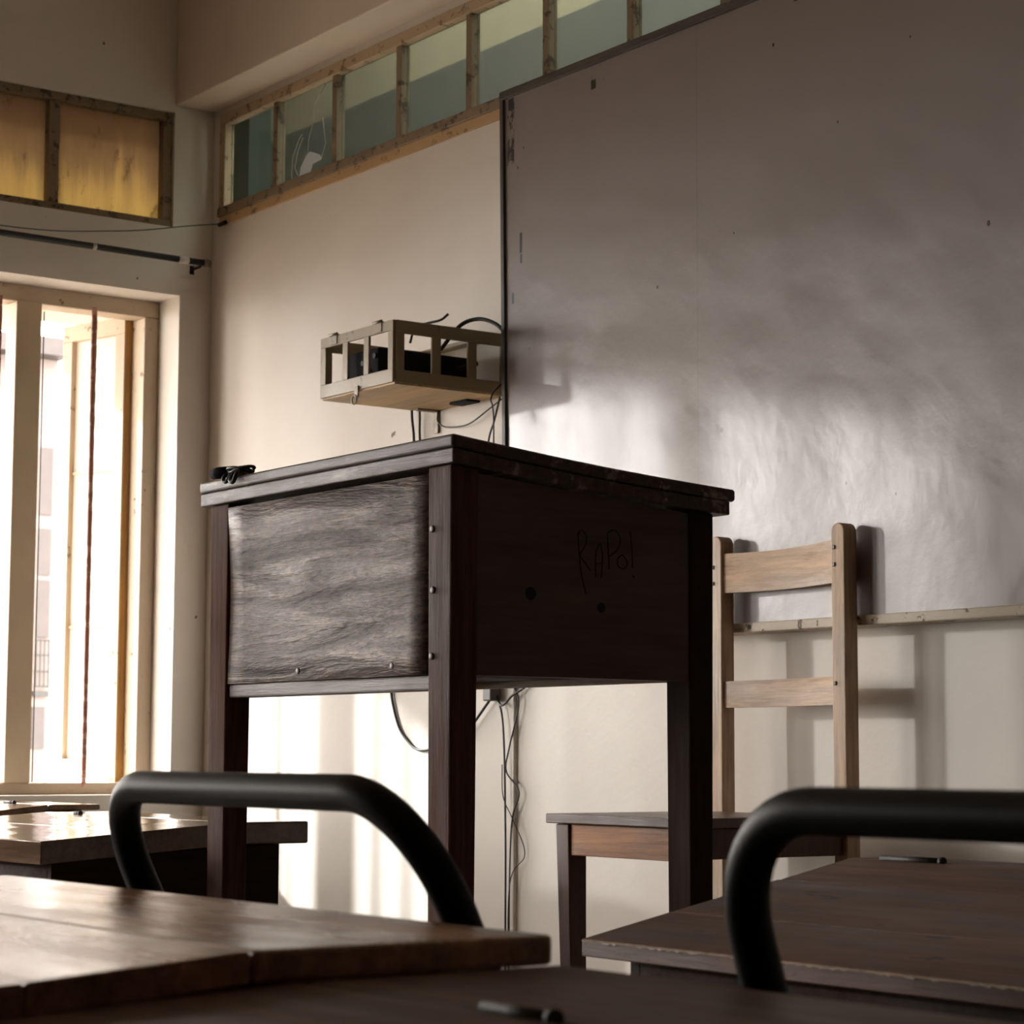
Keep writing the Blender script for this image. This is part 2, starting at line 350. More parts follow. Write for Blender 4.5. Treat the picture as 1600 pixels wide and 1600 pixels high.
# left transoms
def transom(name, T):
    w = sroot(name, (-.03, (T[0]+T[1])/2, T[2]))
    f = MB(); f.box(-.075, -.012, T[0], T[1], T[3]-.022, T[3]+.002); f.box(-.075, -.008, T[0], T[1], T[2]-.002, T[2]+.02); f.box(-.075, -.012, T[1]-.026, T[1], T[2]+.02, T[3]-.022); f.box(-.075, -.012, T[0], T[0]+.03, T[2]+.02, T[3]-.022)
    f.build('frame', MTRAND, w, .002)
    n = 3; y = T[1]-.026; k = 0
    while y-.05 > T[0]:
        y2 = max(y-.296, T[0]+.03)
        MB().box(-.042, -.037, y2, y, T[2]+.02, T[3]-.022).build('pane', MAMBG, w)
        if y2 > T[0]+.06: MB().box(-.07, -.014, y2-.03, y2, T[2]+.02, T[3]-.022).build('glazing_bar', MTRAND, w, .002)
        y = y2-.03
transom('window_3', T1); transom('window_5', T2); transom('window_7', T3); transom('window_9', T4)
# big windows with frame, mullions, bars, open frosted casement
def big_window(name, Wn, mull, bars, leaf=True):
    y0, y1, z0, z1 = Wn
    w = sroot(name, (-.15, (y0+y1)/2, z0)); xa, xb = -.19, -.115
    f = MB(); f.box(xa, xb, y0, y1, z1-.045, z1); f.box(xa, xb, y0, y1, z0, z0+.03); f.box(xa, xb, y1-.042, y1, z0+.03, z1-.045); f.box(xa, xb, y0, y0+.042, z0+.03, z1-.045)
    f.build('frame', MWINF, w, .003)
    for (a_, b_) in mull: MB().box(xa+.02, xb+.012, a_, b_, z0+.03, z1-.045).build('mullion', MWINM, w, .003)
    for yb in bars:
        P = [(-.10, yb, z0+.02+(z1-z0-.06)*k/60) for k in range(61)]
        MB().tube(P, [.0066+.0014*(k/60)**3+.0005*math.sin(k*2.1)+.0004*random.random() for k in range(61)], 8).build('security_bar', MRUST, w)
    if leaf:
        MB().tube([(-.205, -.385, z0+.03), (-.205, -.385, z1-.045)], .0018, 6).build('cord', MHINGE, w)
        ang = math.radians(16); H = Vector((-.19, y1-.048, 0)); D = Vector((-math.cos(ang), -math.sin(ang), 0)); Nn = Vector((math.sin(ang), -math.cos(ang), 0)); LW = .25
        def q(u_, v_, z): p = H+D*u_+Nn*v_; return (p.x, p.y, z)
        def bar(m_, u0_, u1_, za, zb, t=.018): m_.hexa([q(u0_, -t, za), q(u1_, -t, za), q(u1_, t, za), q(u0_, t, za), q(u0_, -t, zb), q(u1_, -t, zb), q(u1_, t, zb), q(u0_, t, zb)])
        lf = MB(); zb_, zt = z0+.04, z1-.035
        bar(lf, 0, LW, zt-.045, zt); bar(lf, 0, LW, zb_, zb_+.05); bar(lf, 0, .038, zb_+.05, zt-.045); bar(lf, LW-.038, LW, zb_+.05, zt-.045)
        for zz in (zb_+.40, zb_+.82): bar(lf, .038, LW-.038, zz, zz+.010, .008)
        cs = lf.build('casement', MWINF, w, .002)
        g = MB(); bar(g, .03, LW-.03, zb_+.04, zt-.04, .002); g.build('glass', MFROST, cs)
        MB().box(-.222, -.186, y1-.066, y1-.043, z0+.03, z1-.045).build('hinge_jamb', MAMB, w)
    return w
MWINM = plain('mullion paint', (.52, .41, .28), .5, 0, .1, 6)
big_window('window_1', W1, [(-.506, -.436)], [-.29, -.555, -.63, -.70, -.775])
big_window('window_2', W2, [(-1.665, -1.595)], [-1.24, -1.42, -1.83, -2.0], False)
big_window('window_6', W3, [(-2.935, -2.865)], [-2.6, -2.75, -3.05, -3.2], False)
big_window('window_8', W5, [(-4.11, -4.04)], [-3.75, -3.9, -4.25, -4.4], False)
# ------------------------------------------------------------------ outside
struct(MB().box(-60, -TW-.02, -40, 40, -3.2, -3.0).build('trim_4', MOUT))
bld = thing('apartment_building', (-13.5, 0, -3.0), 'pinkish apartment building seen through the barred window', 'building')
MB().box(-15.5, -9.0, .6, 3.66, -3, 3.50).build('facade', MFAC, bld)
MB().box(-15.5, -8.8, .5, 3.68, 3.50, 3.62).build('roof_edge', MFWIN, bld)
for zz in ((2.43, 2.89), (2.02, 2.335), (1.60, 1.985)):
    for yc in (3.59, 2.5, 1.4):
        o = MB().box(-9.03, -8.985, yc-.045, yc+.045, zz[0], zz[1]).build('window', MFWIN, bld)
for yc in (3.58, 2.2, 1.2):
    g = MB()
    for k in range(4): g.box(-8.96, -8.95, yc-.045+.03*k-.003, yc-.045+.03*k+.003, 1.26, 1.58)
    for zz in (1.26, 1.36, 1.47, 1.57): g.box(-8.965, -8.955, yc-.055, yc+.055, zz, zz+.012)
    g.box(-9.0, -8.955, yc-.055, yc+.055, 1.20, 1.235)
    g.build('balcony_railing', MHINGE, bld)
    MB().box(-9.03, -8.985, yc-.05, yc+.04, .85, 1.13).build('window', MFWIN, bld)
struct(MB().box(-5.2, -4.9, -4.45, -3.68, -3, 3.3).build('trim_9', MFAC2))      # unseen pier added to keep low glare out of the first window
# wing beyond the front transom
MDKG = paint_wall('wing unlit dark green', (.045, .055, .045))
struct(MB().box(-3.2, 7, 1.6, 1.75, 0, 3.27).build('wall_wing', MCOR1))
struct(MB().box(-3.2, 7, 1.6, 1.75, 3.27, 4.3).build('wall_wing_upper', MCOR2))  # upper part in a lighter tone than the wall below
struct(MB().box(-3.2, -1.3, 0, 1.75, 4.3, 4.4).build('trim_5', MCOR2))
struct(MB().box(2.3, 7, 0, 1.75, 4.3, 4.4).build('trim_8', MCOR2))      # gap between the roof slabs added to let sky light onto the wing wall
struct(MB().box(-3.1, -2.50, 1.5, 1.6, 2.8, 4.3).build('wall_wing_dark', MDKG))  # dark block added so the corner pane looks onto an unlit end
struct(MB().box(-TW, XR, .0, .15, ZC+.15, 4.3).build('trim_6', MCOR2))
struct(MB().box(-3.2, -TW, 0, .15, 2.22, 4.3).build('wall_wing_near', MCOR2))
struct(MB().box(-3.2, -3.1, .15, 1.6, 2.74, 4.3).build('wall_wing_side', MBACK))
struct(MB().box(-.30, -TW, .15, 1.6, 0, 2.2).build('wall_wing_low', MBACK))  # added unseen to stop light getting in under the sloped slab
struct(MB().hexa([(-3.2, .15, 2.74), (-TW, .15, 2.14), (-TW, 1.6, 2.14), (-3.2, 1.6, 2.74), (-3.2, .15, 2.80), (-TW, .15, 2.20), (-TW, 1.6, 2.20), (-3.2, 1.6, 2.80)]).build('trim_7', MCOR1))  # unseen slab, sloped to keep outside light out of the wing
struct(MB().box(-.30, 9, .15, 1.75, -.12, 0).build('floor_wing', MFLOOR))

# ------------------------------------------------------------------ whiteboard
BY = -.058
wb = thing('whiteboard', (1.395, BY, 1.05), 'large wavy grey-white enamel board on front wall with chipped edge', 'whiteboard')
MB().box(1.415, 3.84, BY, -.002, 1.062, 2.23).build('board_panel', MBOARD, wb)
f = MB().hexa([(1.431, BY-.006, 1.045), (1.443, BY-.006, 1.045), (1.443, -.001, 1.045), (1.431, -.001, 1.045), (1.407, BY-.006, 2.226), (1.419, BY-.006, 2.226), (1.419, -.001, 2.226), (1.407, -.001, 2.226)])
f.build('side_trim', MTRIMV, wb, .001)
MB().box(1.407, 3.85, BY-.007, -.001, 2.226, 2.244).build('top_trim', MTRIM, wb, .001)
tr_ = MB(); tr_.box(1.444, 3.85, BY-.008, -.001, 1.0445, 1.062); tr_.build('chalk_ledge', MTRAY, wb, .002)

# ------------------------------------------------------------------ curtain pipe and wire over the window
cp = thing('curtain_rod', (.05, -.4, 2.111), 'thin black curtain pipe on the left wall above the barred window', 'curtain rod')
MB().tube([(.05, -1.25, 2.114), (.05, -.052, 2.109)], .0085, 14).build('pipe', MBLACK, cp)
MB().tube([(.05, -.052, 2.109), (.05, -.034, 2.109)], .0105, 14).build('end_cap', MMETAL, cp)
for yy in (-.060, -1.0):
    b_ = MB(); b_.box(0, .004, yy-.006, yy+.006, 2.085, 2.108); b_.box(.004, .05, yy-.003, yy+.003, 2.095, 2.101); b_.build('bracket', MHINGE, cp, .001)
m = MB(); m.tube([(.05, -.125, 2.1088), (.05, -.097, 2.1088)], .0092, 14); m.build('white_mark', MWHITE, cp)  # short white mark round the pipe
m = MB(); m.tube([(.05, -.372, 2.1104), (.05, -.362, 2.1104)], .0092, 14); m.build('white_mark', MWHITE, cp)
wr = thing('hanging_wire', (.04, -.4, 2.17), 'thin sagging dark wire strung above the curtain pipe to corner nail', 'wire')
MB().tube(bez([(.012, -1.2, 2.16), (.02, -.6, 2.137), (.04, -.3, 2.162), (.06, -.1, 2.20), (.08, -.014, 2.214)]), .0014, 6).build('strand', MCABLE, wr)
MB().tube([(.066, -.016, 2.213), (.094, -.012, 2.216)], .006, 10).build('hook', MHINGE, wr)

# ------------------------------------------------------------------ cage on the wall
cx0, cx1, cy0, cz0, cz1 = 1.048, 1.345, -.289, 1.598, 1.731
cg = thing('equipment_cage', (1.2, -.15, cz0), 'tan slotted box cage mounted high on wall beside the whiteboard', 'cage')
def grid(m_, plane, a0, a1, z0, z1, opens, t0, t1, zb, zt):
    xs_ = [a0]+[v for o_ in opens for v in o_]+[a1]
    def bx(a_, b_, c_, d_):
        if plane == 'y': m_.box(a_, b_, t0, t1, c_, d_)
        else: m_.box(t0, t1, a_, b_, c_, d_)
    bx(a0, a1, z0, zb); bx(a0, a1, zt, z1)
    for k in range(0, len(xs_), 2): bx(xs_[k], xs_[k+1], zb, zt)
m = MB(); grid(m, 'y', cx0, cx1-.004, cz0, cz1, [(1.070, 1.140), (1.161, 1.226), (1.246, 1.322)], cy0, cy0+.006, 1.627, 1.709)
fd = m.build('front_door', MCAGE, cg, .001)
m = MB(); grid(m, 'x', cy0+.006, -.001, cz0, cz1, [(-.262, -.192), (-.169, -.099), (-.076, -.012)], cx1-.006, cx1, 1.625, 1.703)
m.build('side_panel', MCAGE, cg, .001)
m = MB(); grid(m, 'x', cy0+.006, -.001, cz0, cz1, [(-.262, -.192), (-.169, -.099), (-.076, -.012)], cx0, cx0+.006, 1.625, 1.703)
m.build('side_panel', MCAGE, cg, .001)
MB().box(cx0+.004, cx1-.002, cy0+.004, -.001, cz0-.004, cz0+.006).build('bottom_panel', MPLY, cg)
MB().box(cx0+.006, cx1-.006, -.03, -.001, cz1-.008, cz1).build('top_rail', MCAGE, cg); MB().box(cx0+.006, cx1-.006, cy0+.006, cy0+.03, cz1-.006, cz1).build('top_rail', MCAGE, cg)
for x in (1.105, 1.285):
    h_ = MB(); h_.box(x-.014, x+.014, cy0-.002, cy0+.012, cz1-.001, cz1+.002); h_.box(x-.013, x+.013, cy0-.002, cy0, cz1-.020, cz1-.001); h_.tube([(x-.016, cy0-.003, cz1+.002), (x+.016, cy0-.003, cz1+.002)], .0032, 8)
    h_.build('hinge', MMETAL, cg)
h_ = MB(); h_.box(1.197, 1.210, cy0-.004, cy0, cz0-.016, cz0+.008); h_.tube([(1.2035+.010*math.cos(t_*.524), cy0-.008, cz0-.022+.010*math.sin(t_*.524)) for t_ in range(13)], .0017, 6)
h_.build('hasp', MMETAL, cg)
br = MB(); br.box(1.075, 1.092, -.006, -.001, 1.542, cz0); br.box(1.075, 1.092, -.06, -.001, cz0-.008, cz0-.004); br.build('wall_bracket', MMETAL, cg)
MB().box(1.20, 1.27, -.05, -.012, cz0-.010, cz0-.004).build('cable_clip', MDEV, cg, .004)
dv = thing('black_amplifier', (1.24, -.15, cz0+.006), 'black electronic box sitting inside the tan wall cage', 'amplifier')
MB().box(1.128, 1.252, -.266, -.030, cz0+.0065, 1.688).build('case', MDEV, dv, .004)
for (x, z) in ((1.19, 1.66), (1.215, 1.64), (1.238, 1.67)): MB().tube([(x, -.266, z), (x, -.270, z)], .006, 10).build('knob', MHINGE, dv)
m = MB(); m.tube([(1.252, -.06, 1.66), (1.30, -.045, 1.668)], .006, 10); m.build('plug', MHINGE, dv)

# cables
def cable(name, pts, rad, label, mat=None, grp=None):
    o = MB().tube(bez(pts), rad, 8).build(name, mat or MCABLE); return tag(o, label, 'cable', grp)
cable('cable', [(1.18, -.14, 1.72), (1.20, -.14, 1.752), (1.235, -.13, 1.757), (1.27, -.12, 1.760), (1.285, -.11, 1.772)], .0028, 'short black cable end sticking up above the wall cage')
cable('cable', [(1.24, -.1, 1.70), (1.27, -.07, 1.752), (1.31, -.05, 1.764), (1.36, -.04, 1.748), (1.39, -.03, 1.72), (1.398, -.012, 1.69)], .0045, 'thick black cable arching from cage top to whiteboard edge')
cable('cable', [(.993, -.012, 1.66), (.996, -.012, 1.59), (1.006, -.012, 1.50), (1.0, -.012, 1.2), (.93, -.004, 1.05), (.905, -.004, .98), (.93, -.004, .90), (.97, -.004, .856), (1.04, -.004, .83), (1.2, -.012, .86), (1.30, -.012, .93), (1.32, -.014, .95)], .0032,
      'black cable dropping left of the cage and looping below podium')
cable('cable', [(1.022, -.010, 1.68), (1.025, -.010, 1.59), (1.03, -.010, 1.50), (1.08, -.012, 1.2), (1.17, -.020, 1.06), (1.24, -.024, 1.015), (1.305, -.022, .992)], .0028, 'straight black cable dropping behind podium from under the cage')
cable('cable', [(1.098, -.010, 1.588), (1.102, -.012, 1.566), (1.14, -.014, 1.549), (1.22, -.012, 1.546), (1.30, -.012, 1.570), (1.352, -.012, 1.588)], .0018, 'thin cable sagging in a curve beneath the wall cage')
cable('cable', [(1.356, -.022, 1.59), (1.335, -.022, 1.54), (1.308, -.018, 1.498), (1.28, -.010, 1.40), (1.30, -.010, 1.1), (1.327, -.010, .963), (1.356, -.010, .881), (1.366, -.010, .66), (1.367, -.010, .455), (1.367, -.010, .05)], .0022,
      'dark cable running straight down the wall beside the cream conduit')
cable('cable', [(1.362, -.020, 1.62), (1.385, -.066, 1.58), (1.40, -.070, 1.53), (1.40, -.070, 1.30), (1.40, -.064, 1.06), (1.398, -.014, .99), (1.396, -.010, .964), (1.412, -.010, .925), (1.379, -.010, .837), (1.368, -.010, .786), (1.414, -.010, .744), (1.392, -.010, .692), (1.384, -.010, .623), (1.380, -.010, .455), (1.380, -.010, .05)], .0017,
      'wavy thin black cable hanging along the whiteboard edge and down')
cable('cable', [(1.362, -.0165, .80), (1.366, -.0165, .733), (1.399, -.014, .683), (1.430, -.006, .613), (1.388, -.015, .546), (1.386, -.015, .30), (1.386, -.014, .06)], .0011, 'hair-thin wire crossing the wavy black cable low on the wall')
cable('cable', [(1.340, -.012, .935), (1.365, -.018, .925), (1.396, -.014, .946), (1.43, -.008, .962), (1.44, -.006, .98)], .0026, 'short black cable curve under the podium apron by the conduit')
jb = tag(MB().box(1.304, 1.334, -.028, -.0005, .935, 1.0).build('socket_block', MGREY, None, .003), 'small dark connector block on the wall under the podium apron', 'socket')
cd_ = tag(MB().tube([(1.3895, -.0045, .0), (1.3895, -.0045, 1.04)], .004, 10).build('conduit', MW), 'slim cream conduit running up the wall below whiteboard corner', 'conduit')

# ------------------------------------------------------------------ podium
pd = thing('podium', (2.5, -.92, DZ), 'tall dark wooden lectern desk with sloped lid in the middle', 'podium')
px0, px1, pyf, pyb = 2.178, 2.840, -1.163, -.706
def zl(y): return 1.243-(y+1.168)*.081     # lid top height
# lid: two layers
m = MB(); K = 10
def lid_layer(x0, x1, ya, yb, off, th, warp=.004):
    lay = MB(); 
    ys = [ya+(yb-ya)*k/K for k in range(K+1)]; rows = []
    for k, y in enumerate(ys):
        z = zl(y)-off-warp*math.sin(math.pi*k/K); rows.append([lay.bm.verts.new(p) for p in ((x0, y, z-th), (x1, y, z-th), (x1, y, z), (x0, y, z))])
    for a_, b_ in zip(rows, rows[1:]):
        for k in range(4): lay.bm.faces.new((a_[k], a_[(k+1) % 4], b_[(k+1) % 4], b_[k]))
    lay.bm.faces.new(rows[0][::-1]); lay.bm.faces.new(rows[-1]); return lay
lid_layer(2.148, 2.851, -1.169, -.672, 0, .018).build('lid', MLID, pd, .005, 4)
lid_layer(2.150, 2.849, -1.167, -.682, .0185, .020, .004).build('lid_frame', MLID, pd, .002)
lw = .055
for (x, y) in ((px0, pyf), (px1-lw, pyf), (px0, pyb-.045), (px1-lw, pyb-.045)):
    za_, zb_ = zl(y)-.0395, zl(y+.045)-.0395
    m = MB(); m.hexa([(x+.004, y+.003, DZ), (x+lw-.004, y+.003, DZ), (x+lw-.004, y+.042, DZ), (x+.004, y+.042, DZ), (x, y, za_), (x+lw, y, za_), (x+lw, y+.045, zb_), (x, y+.045, zb_)])
    m.build('leg', MPODV if y < -1 else MDESKL, pd, .0025)  # back legs darker: their shade is put into the wood colour
# front panel (towards window side class), warped board
m = MB(); nx, nz = 12, 8; fr = []
for s_ in (0, 1):
    g_ = []
    for i in range(nx+1):
        row = []
        for j in range(nz+1):
            x = px0+lw+.001+(px1-px0-2*lw-.002)*i/nx; z = .926+(1.196-.926)*j/nz
            w_ = .0025*math.sin(i/nx*5+j*.4)-.004*(j/nz)**3*(1 if i < 2 else .3)
            row.append(m.bm.verts.new((x, pyf+.003+w_+(.018 if s_ else 0), z)))
        g_.append(row)
    fr.append(g_)
for i in range(nx):
    for j in range(nz):
        for s_ in (0, 1):
            f_ = m.bm.faces.new((fr[s_][i][j], fr[s_][i+1][j], fr[s_][i+1][j+1], fr[s_][i][j+1])); f_.smooth = True
for i in range(nx): m.bm.faces.new((fr[0][i][0], fr[0][i+1][0], fr[1][i+1][0], fr[1][i][0])); m.bm.faces.new((fr[0][i][nz], fr[0][i+1][nz], fr[1][i+1][nz], fr[1][i][nz]))
for j in range(nz): m.bm.faces.new((fr[0][0][j], fr[0][0][j+1], fr[1][0][j+1], fr[1][0][j])); m.bm.faces.new((fr[0][nx][j], fr[0][nx][j+1], fr[1][nx][j+1], fr[1][nx][j]))
fp = m.build('front_panel', MPANEL, pd)
MB().box(px0+lw, px1-lw, pyf+.006, pyf+.034, .905, .9255).build('bottom_rail', MPOD, pd, .003)
m = MB(); m.hexa([(px1-.024, pyf+.045, .925), (px1-.003, pyf+.045, .925), (px1-.003, pyb-.045, .925), (px1-.024, pyb-.045, .925),
                  (px1-.024, pyf+.045, zl(pyf+.045)-.045), (px1-.003, pyf+.045, zl(pyf+.045)-.045), (px1-.003, pyb-.045, zl(pyb-.045)-.045), (px1-.024, pyb-.045, zl(pyb-.045)-.045)])
sp = m.build('side_panel', MPODY, pd)
m = MB(); m.hexa([(px0+.003, pyf+.045, .925), (px0+.022, pyf+.045, .925), (px0+.022, pyb-.045, .925), (px0+.003, pyb-.045, .925),
                  (px0+.003, pyf+.045, zl(pyf)-.05), (px0+.022, pyf+.045, zl(pyf)-.05), (px0+.022, pyb-.045, zl(pyb)-.052), (px0+.003, pyb-.045, zl(pyb)-.052)])
m.build('side_panel', MPODY, pd)
MB().box(px0+lw, px1-lw, pyb-.022, pyb-.004, .926, 1.15).build('back_panel', MRAIL, pd, .001)
MB().box(px0+.02, px1-.02, pyf+.02, pyb-.02, .936, .942).build('bottom_board', MDESKB, pd)
for q in ((2.796, 1.120), (2.798, 1.038), (2.796, .950)): MB().dome((q[0], pyf-.0002, q[1]), (0, -1, 0), .0050, .0018).build('nail_head', MNAIL, pd)
for q in ((2.447, .940), (2.698, .940)): MB().dome((q[0], pyf+.0015, q[1]), (0, -1, 0), .0050, .0018).build('nail_head', MNAIL, pd)
for q in ((-1.03, 1.037, .009), (-.909, 1.023, .007)): MB().tube([(px1-.006, q[0], q[1]), (px1-.0025, q[0], q[1])], q[2], 14).build('knot', MDARK, sp)
# scratched writing on the dark side panel
def sc(pl): return [(px1-.0032, -.946+((700+a_/3.333)-905)*.00113, 1.127-((680+b_/3.333)-830)*.00088+((700+a_/3.333)-905)*.00004) for a_, b_ in pl]
m = MB()
for st in ([(672, 515), (680, 620), (690, 720), (715, 830)], [(672, 520), (690, 495), (715, 520), (712, 570), (685, 625), (705, 660), (738, 705)],
           [(765, 740), (763, 650), (772, 590), (790, 565), (800, 640), (792, 745)], [(765, 670), (800, 665)], [(835, 700), (830, 600), (826, 505)], [(826, 505), (862, 490), (892, 530), (880, 590), (835, 630)],
           [(905, 618), (880, 640), (882, 680), (912, 692), (930, 660), (905, 618)], [(945, 495), (955, 600), (958, 690)], [(957, 725), (966, 740)]):
    m.tube(bez(sc(st), 5), .0011, 5)
m.build('scratched_writing', MDARK, sp)

# cable and connector on podium lid
kc = thing('cable_coil', (2.235, -1.15, zl(-1.15)), 'small tangled black cable coil with a connector on the podium lid', 'cable')
m = MB(); pts = []
for k in range(90):
    t_ = k/89; a_ = t_*2*math.pi*4.3; rr = .016+.006*math.sin(t_*17)
    pts.append((2.248+rr*1.35*math.cos(a_), -1.150+rr*.8*math.sin(a_), zl(-1.15)+.005+.011*abs(math.sin(a_*.5+t_*3))))
m.tube(pts, .0026, 7); m.build('coil', MCABLE, kc)
m = MB(); m.tube(bez([(2.262, -1.158, zl(-1.16)+.008), (2.266, -1.172, zl(-1.16)+.004), (2.262, -1.177, zl(-1.16)-.006), (2.272, -1.177, zl(-1.16)-.010), (2.276, -1.173, zl(-1.16)+.004), (2.262, -1.162, zl(-1.16)+.010)]), .0035, 7)
m.tube(bez([(2.24, -1.160, zl(-1.16)+.006), (2.242, -1.174, zl(-1.16)+.003), (2.240, -1.177, zl(-1.16)-.005), (2.252, -1.177, zl(-1.16)-.008), (2.255, -1.172, zl(-1.16)+.005)]), .003, 7); m.build('hanging_loop', MCABLE, kc)
m = MB(); m.tube([(2.188, -1.166, zl(-1.166)+.0095), (2.200, -1.163, zl(-1.163)+.011), (2.222, -1.157, zl(-1.157)+.012)], [.008, .0095, .0085], 12); m.tube([(2.222, -1.157, zl(-1.157)+.012), (2.236, -1.153, zl(-1.153)+.008)], .004, 8); m.build('connector', MDEV, kc)

# ------------------------------------------------------------------ wooden chair behind
ch = thing('wooden_chair', (2.31, -.28, DZ), 'tall plain wooden chair with two back slats against the whiteboard', 'chair')
for x0 in (2.132, 2.452):
    m = MB(); n_ = 10; pts = [(x0, -.1, DZ), (x0+.032, -.1, DZ)]; z1_ = 1.222
    for k in range(n_+1):
        a_ = math.pi*k/n_; pts.append((x0+.016+.016*math.cos(a_), -.1, z1_-.016+.016*math.sin(a_)))
    m.prism(pts, (0, .031, 0)); m.build('back_post', MCHV, ch, .002)
def slat(z0l, z1l, z0r, z1r, arch, thk=.016):
    m_ = MB(); n_ = 12; top = []; bot = []
    for k in range(n_+1):
        t_ = k/n_; x = 2.163+(2.453-2.163)*t_; c_ = math.sin(math.pi*t_)
        top.append((x, -.095+.010*c_, z1l+(z1r-z1l)*t_+arch*c_)); bot.append((x, -.095+.010*c_, z0l+(z0r-z0l)*t_+arch*.6*c_))
    for k in range(n_):
        a_, b_, c_, d_ = bot[k], bot[k+1], top[k+1], top[k]; V = lambda p: (p[0], p[1]+thk, p[2])
        m_.hexa([a_, b_, V(b_), V(a_), d_, c_, V(c_), V(d_)])
    bmesh.ops.remove_doubles(m_.bm, verts=m_.bm.verts, dist=.0001)
    ds = {}
    for f_ in list(m_.bm.faces):
        ds.setdefault(tuple(sorted(v.index if v.index >= 0 else id(v) for v in f_.verts)), []).append(f_)
    m_.build('back_slat', MCH, ch, 0)
slat(1.117, 1.189, 1.119, 1.194, -.004); slat(.907, .955, .908, .957, 0)
for (x, z) in ((2.459, 1.180), (2.459, 1.150), (2.141, 1.165), (2.141, 1.135), (2.459, .945)): MB().box(x-.0035, x+.0035, -.1022, -.099, z-.0035, z+.0035).build('peg', MNAIL, ch, .001)
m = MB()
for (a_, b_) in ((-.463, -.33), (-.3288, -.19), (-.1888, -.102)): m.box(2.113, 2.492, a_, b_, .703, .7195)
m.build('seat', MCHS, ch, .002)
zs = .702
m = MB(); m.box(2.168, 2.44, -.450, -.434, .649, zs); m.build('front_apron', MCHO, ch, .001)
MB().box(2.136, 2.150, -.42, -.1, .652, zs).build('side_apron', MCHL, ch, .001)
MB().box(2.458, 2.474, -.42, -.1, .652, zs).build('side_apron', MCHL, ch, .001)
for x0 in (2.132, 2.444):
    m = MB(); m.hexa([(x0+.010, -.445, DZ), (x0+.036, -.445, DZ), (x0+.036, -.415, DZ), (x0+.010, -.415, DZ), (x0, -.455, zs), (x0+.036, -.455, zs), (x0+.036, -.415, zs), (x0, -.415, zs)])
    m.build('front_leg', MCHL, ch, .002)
MB().box(2.160, 2.455, -.096, -.080, .655, .700).build('back_rail', MCHL, ch, .001)

# ------------------------------------------------------------------ student desks
def student_desk(label, x0, x1, yf, zf, yn, zn, th, strip, topm, hinges, seams, body_in=.03, zfloor=0, bev=.003, worn_glints=None, gap=.0006):
    rt = thing('student_desk', ((x0+x1)/2, (yf+yn)/2, zfloor), label, 'desk')
    sl = (zf-zn)/(yf-yn)
    Z = lambda y: zf+(y-yf)*sl
    ys = strip if False else yf-strip
    m_ = MB(); m_.slab(x0, x1, ys+.001, zf, yf, zf, th); m_.build('hinge_strip', topm, rt, bev)
    sl = (zf-zn)/(ys-yn); Z = lambda y: zf+(y-ys)*sl
    m_ = MB(); cuts = [yn]+seams+[ys-.001]
    for a_, b_ in zip(cuts, cuts[1:]): m_.slab(x0+(random.uniform(0, .004) if gap > .001 else 0), x1, a_+gap, Z(a_), b_-gap, Z(b_), th)
    ld = m_.build('lid', topm, rt, bev*.5 if bev > .002 else bev)
    if worn_glints:
        m_ = MB(); x = x0+.004; rows = []
        while x < x1-.004:
            h_ = .00015 if random.random() < .62 else random.uniform(.0005, .0016)
            rows.append([m_.bm.verts.new(p) for p in ((x, yn-.0004, zn-.0018-h_), (x, yn-.0004, zn-.0018+h_*.3), (x, yn+.0016, zn-.0001), (x, yn+.0016, zn-.0016))]); x += random.uniform(.0012, .007)
        for a_, b_ in zip(rows, rows[1:]):
            for k in range(4): m_.bm.faces.new((a_[k], a_[(k+1) % 4], b_[(k+1) % 4], b_[k]))
        m_.bm.faces.new(rows[0][::-1]); m_.bm.faces.new(rows[-1])
        m_.build('chipped_edge_glints', MPALE, ld)  # pale strip: chipped wood, with edge glints put into its colour
    bi = body_in; zb = Z(yn)-th-.11
    m_ = MB()
    xa, xb, ya, yb = x0+bi, x1-bi, yn+bi, yf-bi
    def wallx(x): m_.hexa([(x, ya, zb), (x+.015, ya, zb), (x+.015, yb, zb), (x, yb, zb), (x, ya, Z(ya)-th), (x+.015, ya, Z(ya)-th), (x+.015, yb, min(zf, Z(yb))-th), (x, yb, min(zf, Z(yb))-th)])
    wallx(xa); wallx(xb-.015); m_.box(xa+.015, xb-.015, ya, ya+.015, zb, Z(ya)-th-.001); m_.box(xa+.015, xb-.015, yb-.015, yb, zb, zf-th-.001); m_.box(xa+.015, xb-.015, ya+.015, yb-.015, zb, zb+.01)
    m_.build('desk_box', MDESKB, rt, .001)
    for x in (xa, xb-.04):
        for y in (ya, yb-.04): MB().box(x-.002 if x == xa else x+.002, x+.04-.002 if x == xa else x+.042, y, y+.04, zfloor, zb+(.001)).build('leg', MDESKL, rt, .002)
    for (hx, hl) in hinges:
        h = MB(); h.tube([(hx, ys, zf+.0015), (hx+hl, ys, zf+.0015)], .0035, 10); h.tube([(hx+hl-.002, ys, zf+.0015), (hx+hl+.003, ys, zf+.0015)], .0045, 10)
        h.build('hinge', MHINGE, rt)
    return rt
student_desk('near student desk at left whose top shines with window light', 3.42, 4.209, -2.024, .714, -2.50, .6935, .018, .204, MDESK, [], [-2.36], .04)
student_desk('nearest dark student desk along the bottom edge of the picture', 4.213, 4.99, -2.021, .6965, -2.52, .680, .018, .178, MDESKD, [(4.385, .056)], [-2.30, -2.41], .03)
student_desk('dark student desk with steeply sloped lid at lower right', 3.535, 4.23, -1.049, .7125, -1.485, .6435, .017, .075, MDESKD, [(3.585, .085)], [-1.37, -1.225], .035, 0, .0015, 120, .0011)
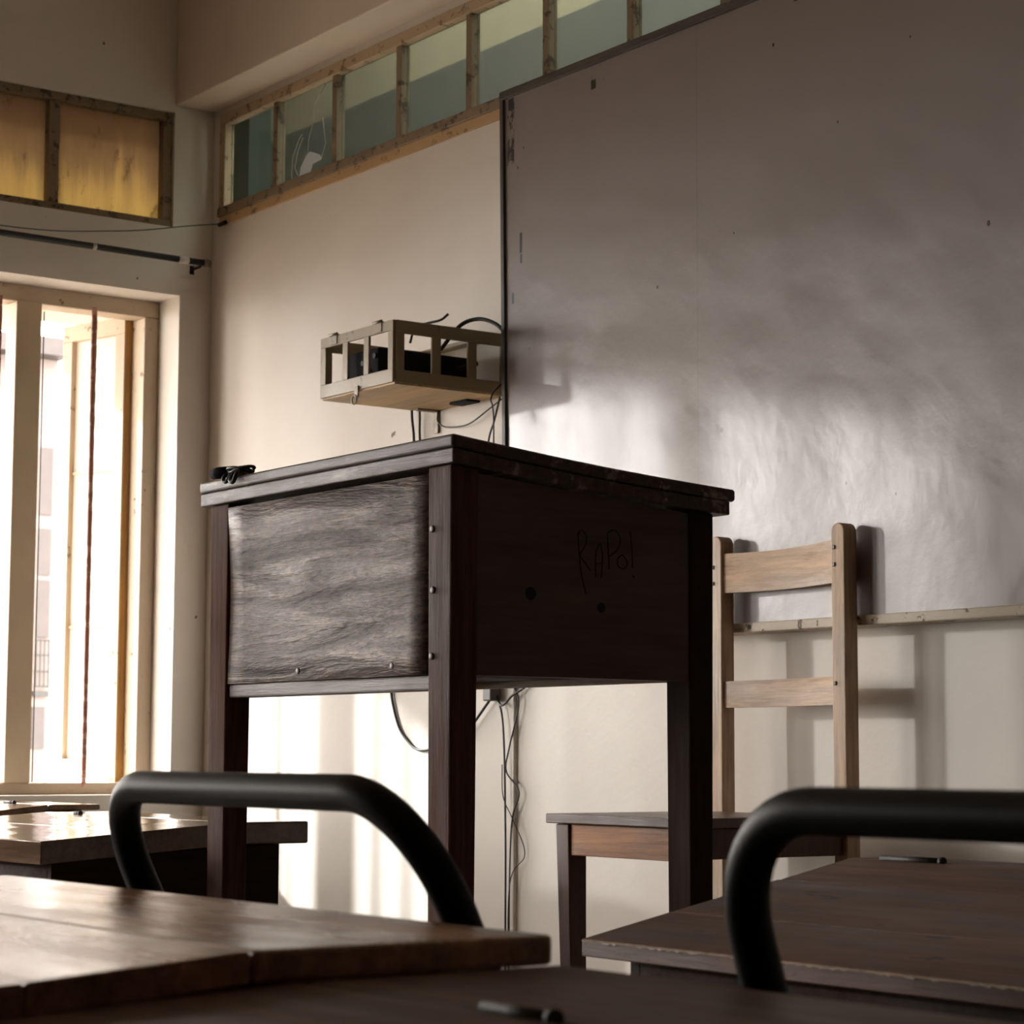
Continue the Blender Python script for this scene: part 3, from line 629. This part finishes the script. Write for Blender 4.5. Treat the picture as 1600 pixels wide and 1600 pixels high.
student_desk('shiny student desk below the window, its end behind the podium', 1.30, 2.037, -.895, .710, -1.371, .6855, .036, .14, MDESKS, [(1.44, .022)], [-1.2], .035)
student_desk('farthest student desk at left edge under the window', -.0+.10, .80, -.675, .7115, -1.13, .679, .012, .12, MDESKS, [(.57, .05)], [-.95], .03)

# ------------------------------------------------------------------ tubular chairs
def tube_chair(label, xl, xr, yt, zt, s_, R, rad=.0134):
    rt = thing('tube_chair', ((xl+xr)/2, yt+.25, 0), label, 'chair', None)
    def P(x, z): return (x, yt+(zt-z)*s_, z)
    pts = [P(xl, .45)]+[P(xl, zt-R-.012*k) for k in (6, 4, 2)]
    for k in range(13): a_ = math.pi-math.pi/2*k/12; pts.append(P(xl+R+R*math.cos(a_), zt-R+R*math.sin(a_)))
    for k in range(1, 6): pts.append(P(xl+R+(xr-xl-2*R)*k/6, zt))
    for k in range(13): a_ = math.pi/2-math.pi/2*k/12; pts.append(P(xr-R+R*math.cos(a_), zt-R+R*math.sin(a_)))
    pts += [P(xr, zt-R-.012*k) for k in (2, 4, 6)]+[P(xr, .45)]
    MB().tube(pts, rad, 20).build('back_frame', MTUBE, rt)
    ys = yt+(zt-.45)*s_
    for x in (xl, xr): MB().tube(bez([(x, ys, .45), (x, ys+.01, .42), (x, ys-.03, .2), (x, ys-.07, 0.012)]), rad, 14).build('rear_leg', MTUBE, rt)
    for x in (xl, xr): MB().tube(bez([(x, ys+.02, .425), (x, ys+.24, .425), (x, ys+.285, .40), (x, ys+.30, .2), (x, ys+.31, 0.012)]), rad, 14).build('front_leg', MTUBE, rt)
    MB().box(xl+.005, xr-.005, ys+.02, ys+.31, .438, .455).build('seat', MCHS, rt, .006)
    m_ = MB(); m_.hexa([P(xl-.004, .56), P(xr+.004, .56), tuple(Vector(P(xr+.004, .56))+Vector((0, .012, 0))), tuple(Vector(P(xl-.004, .56))+Vector((0, .012, 0))),
                        P(xl-.004, .64), P(xr+.004, .64), tuple(Vector(P(xr+.004, .64))+Vector((0, .012, 0))), tuple(Vector(P(xl-.004, .64))+Vector((0, .012, 0)))])
    m_.build('back_slat', MCHS, rt, .003)
    return rt
tube_chair('black steel tube chair back rising behind the shiny desk, left', 3.537, 4.010, -1.996, .793, .5, .078)
tube_chair('black steel tube chair back in front of the sloped desk, right', 4.300, 4.72, -1.972, .790, .32, .078)
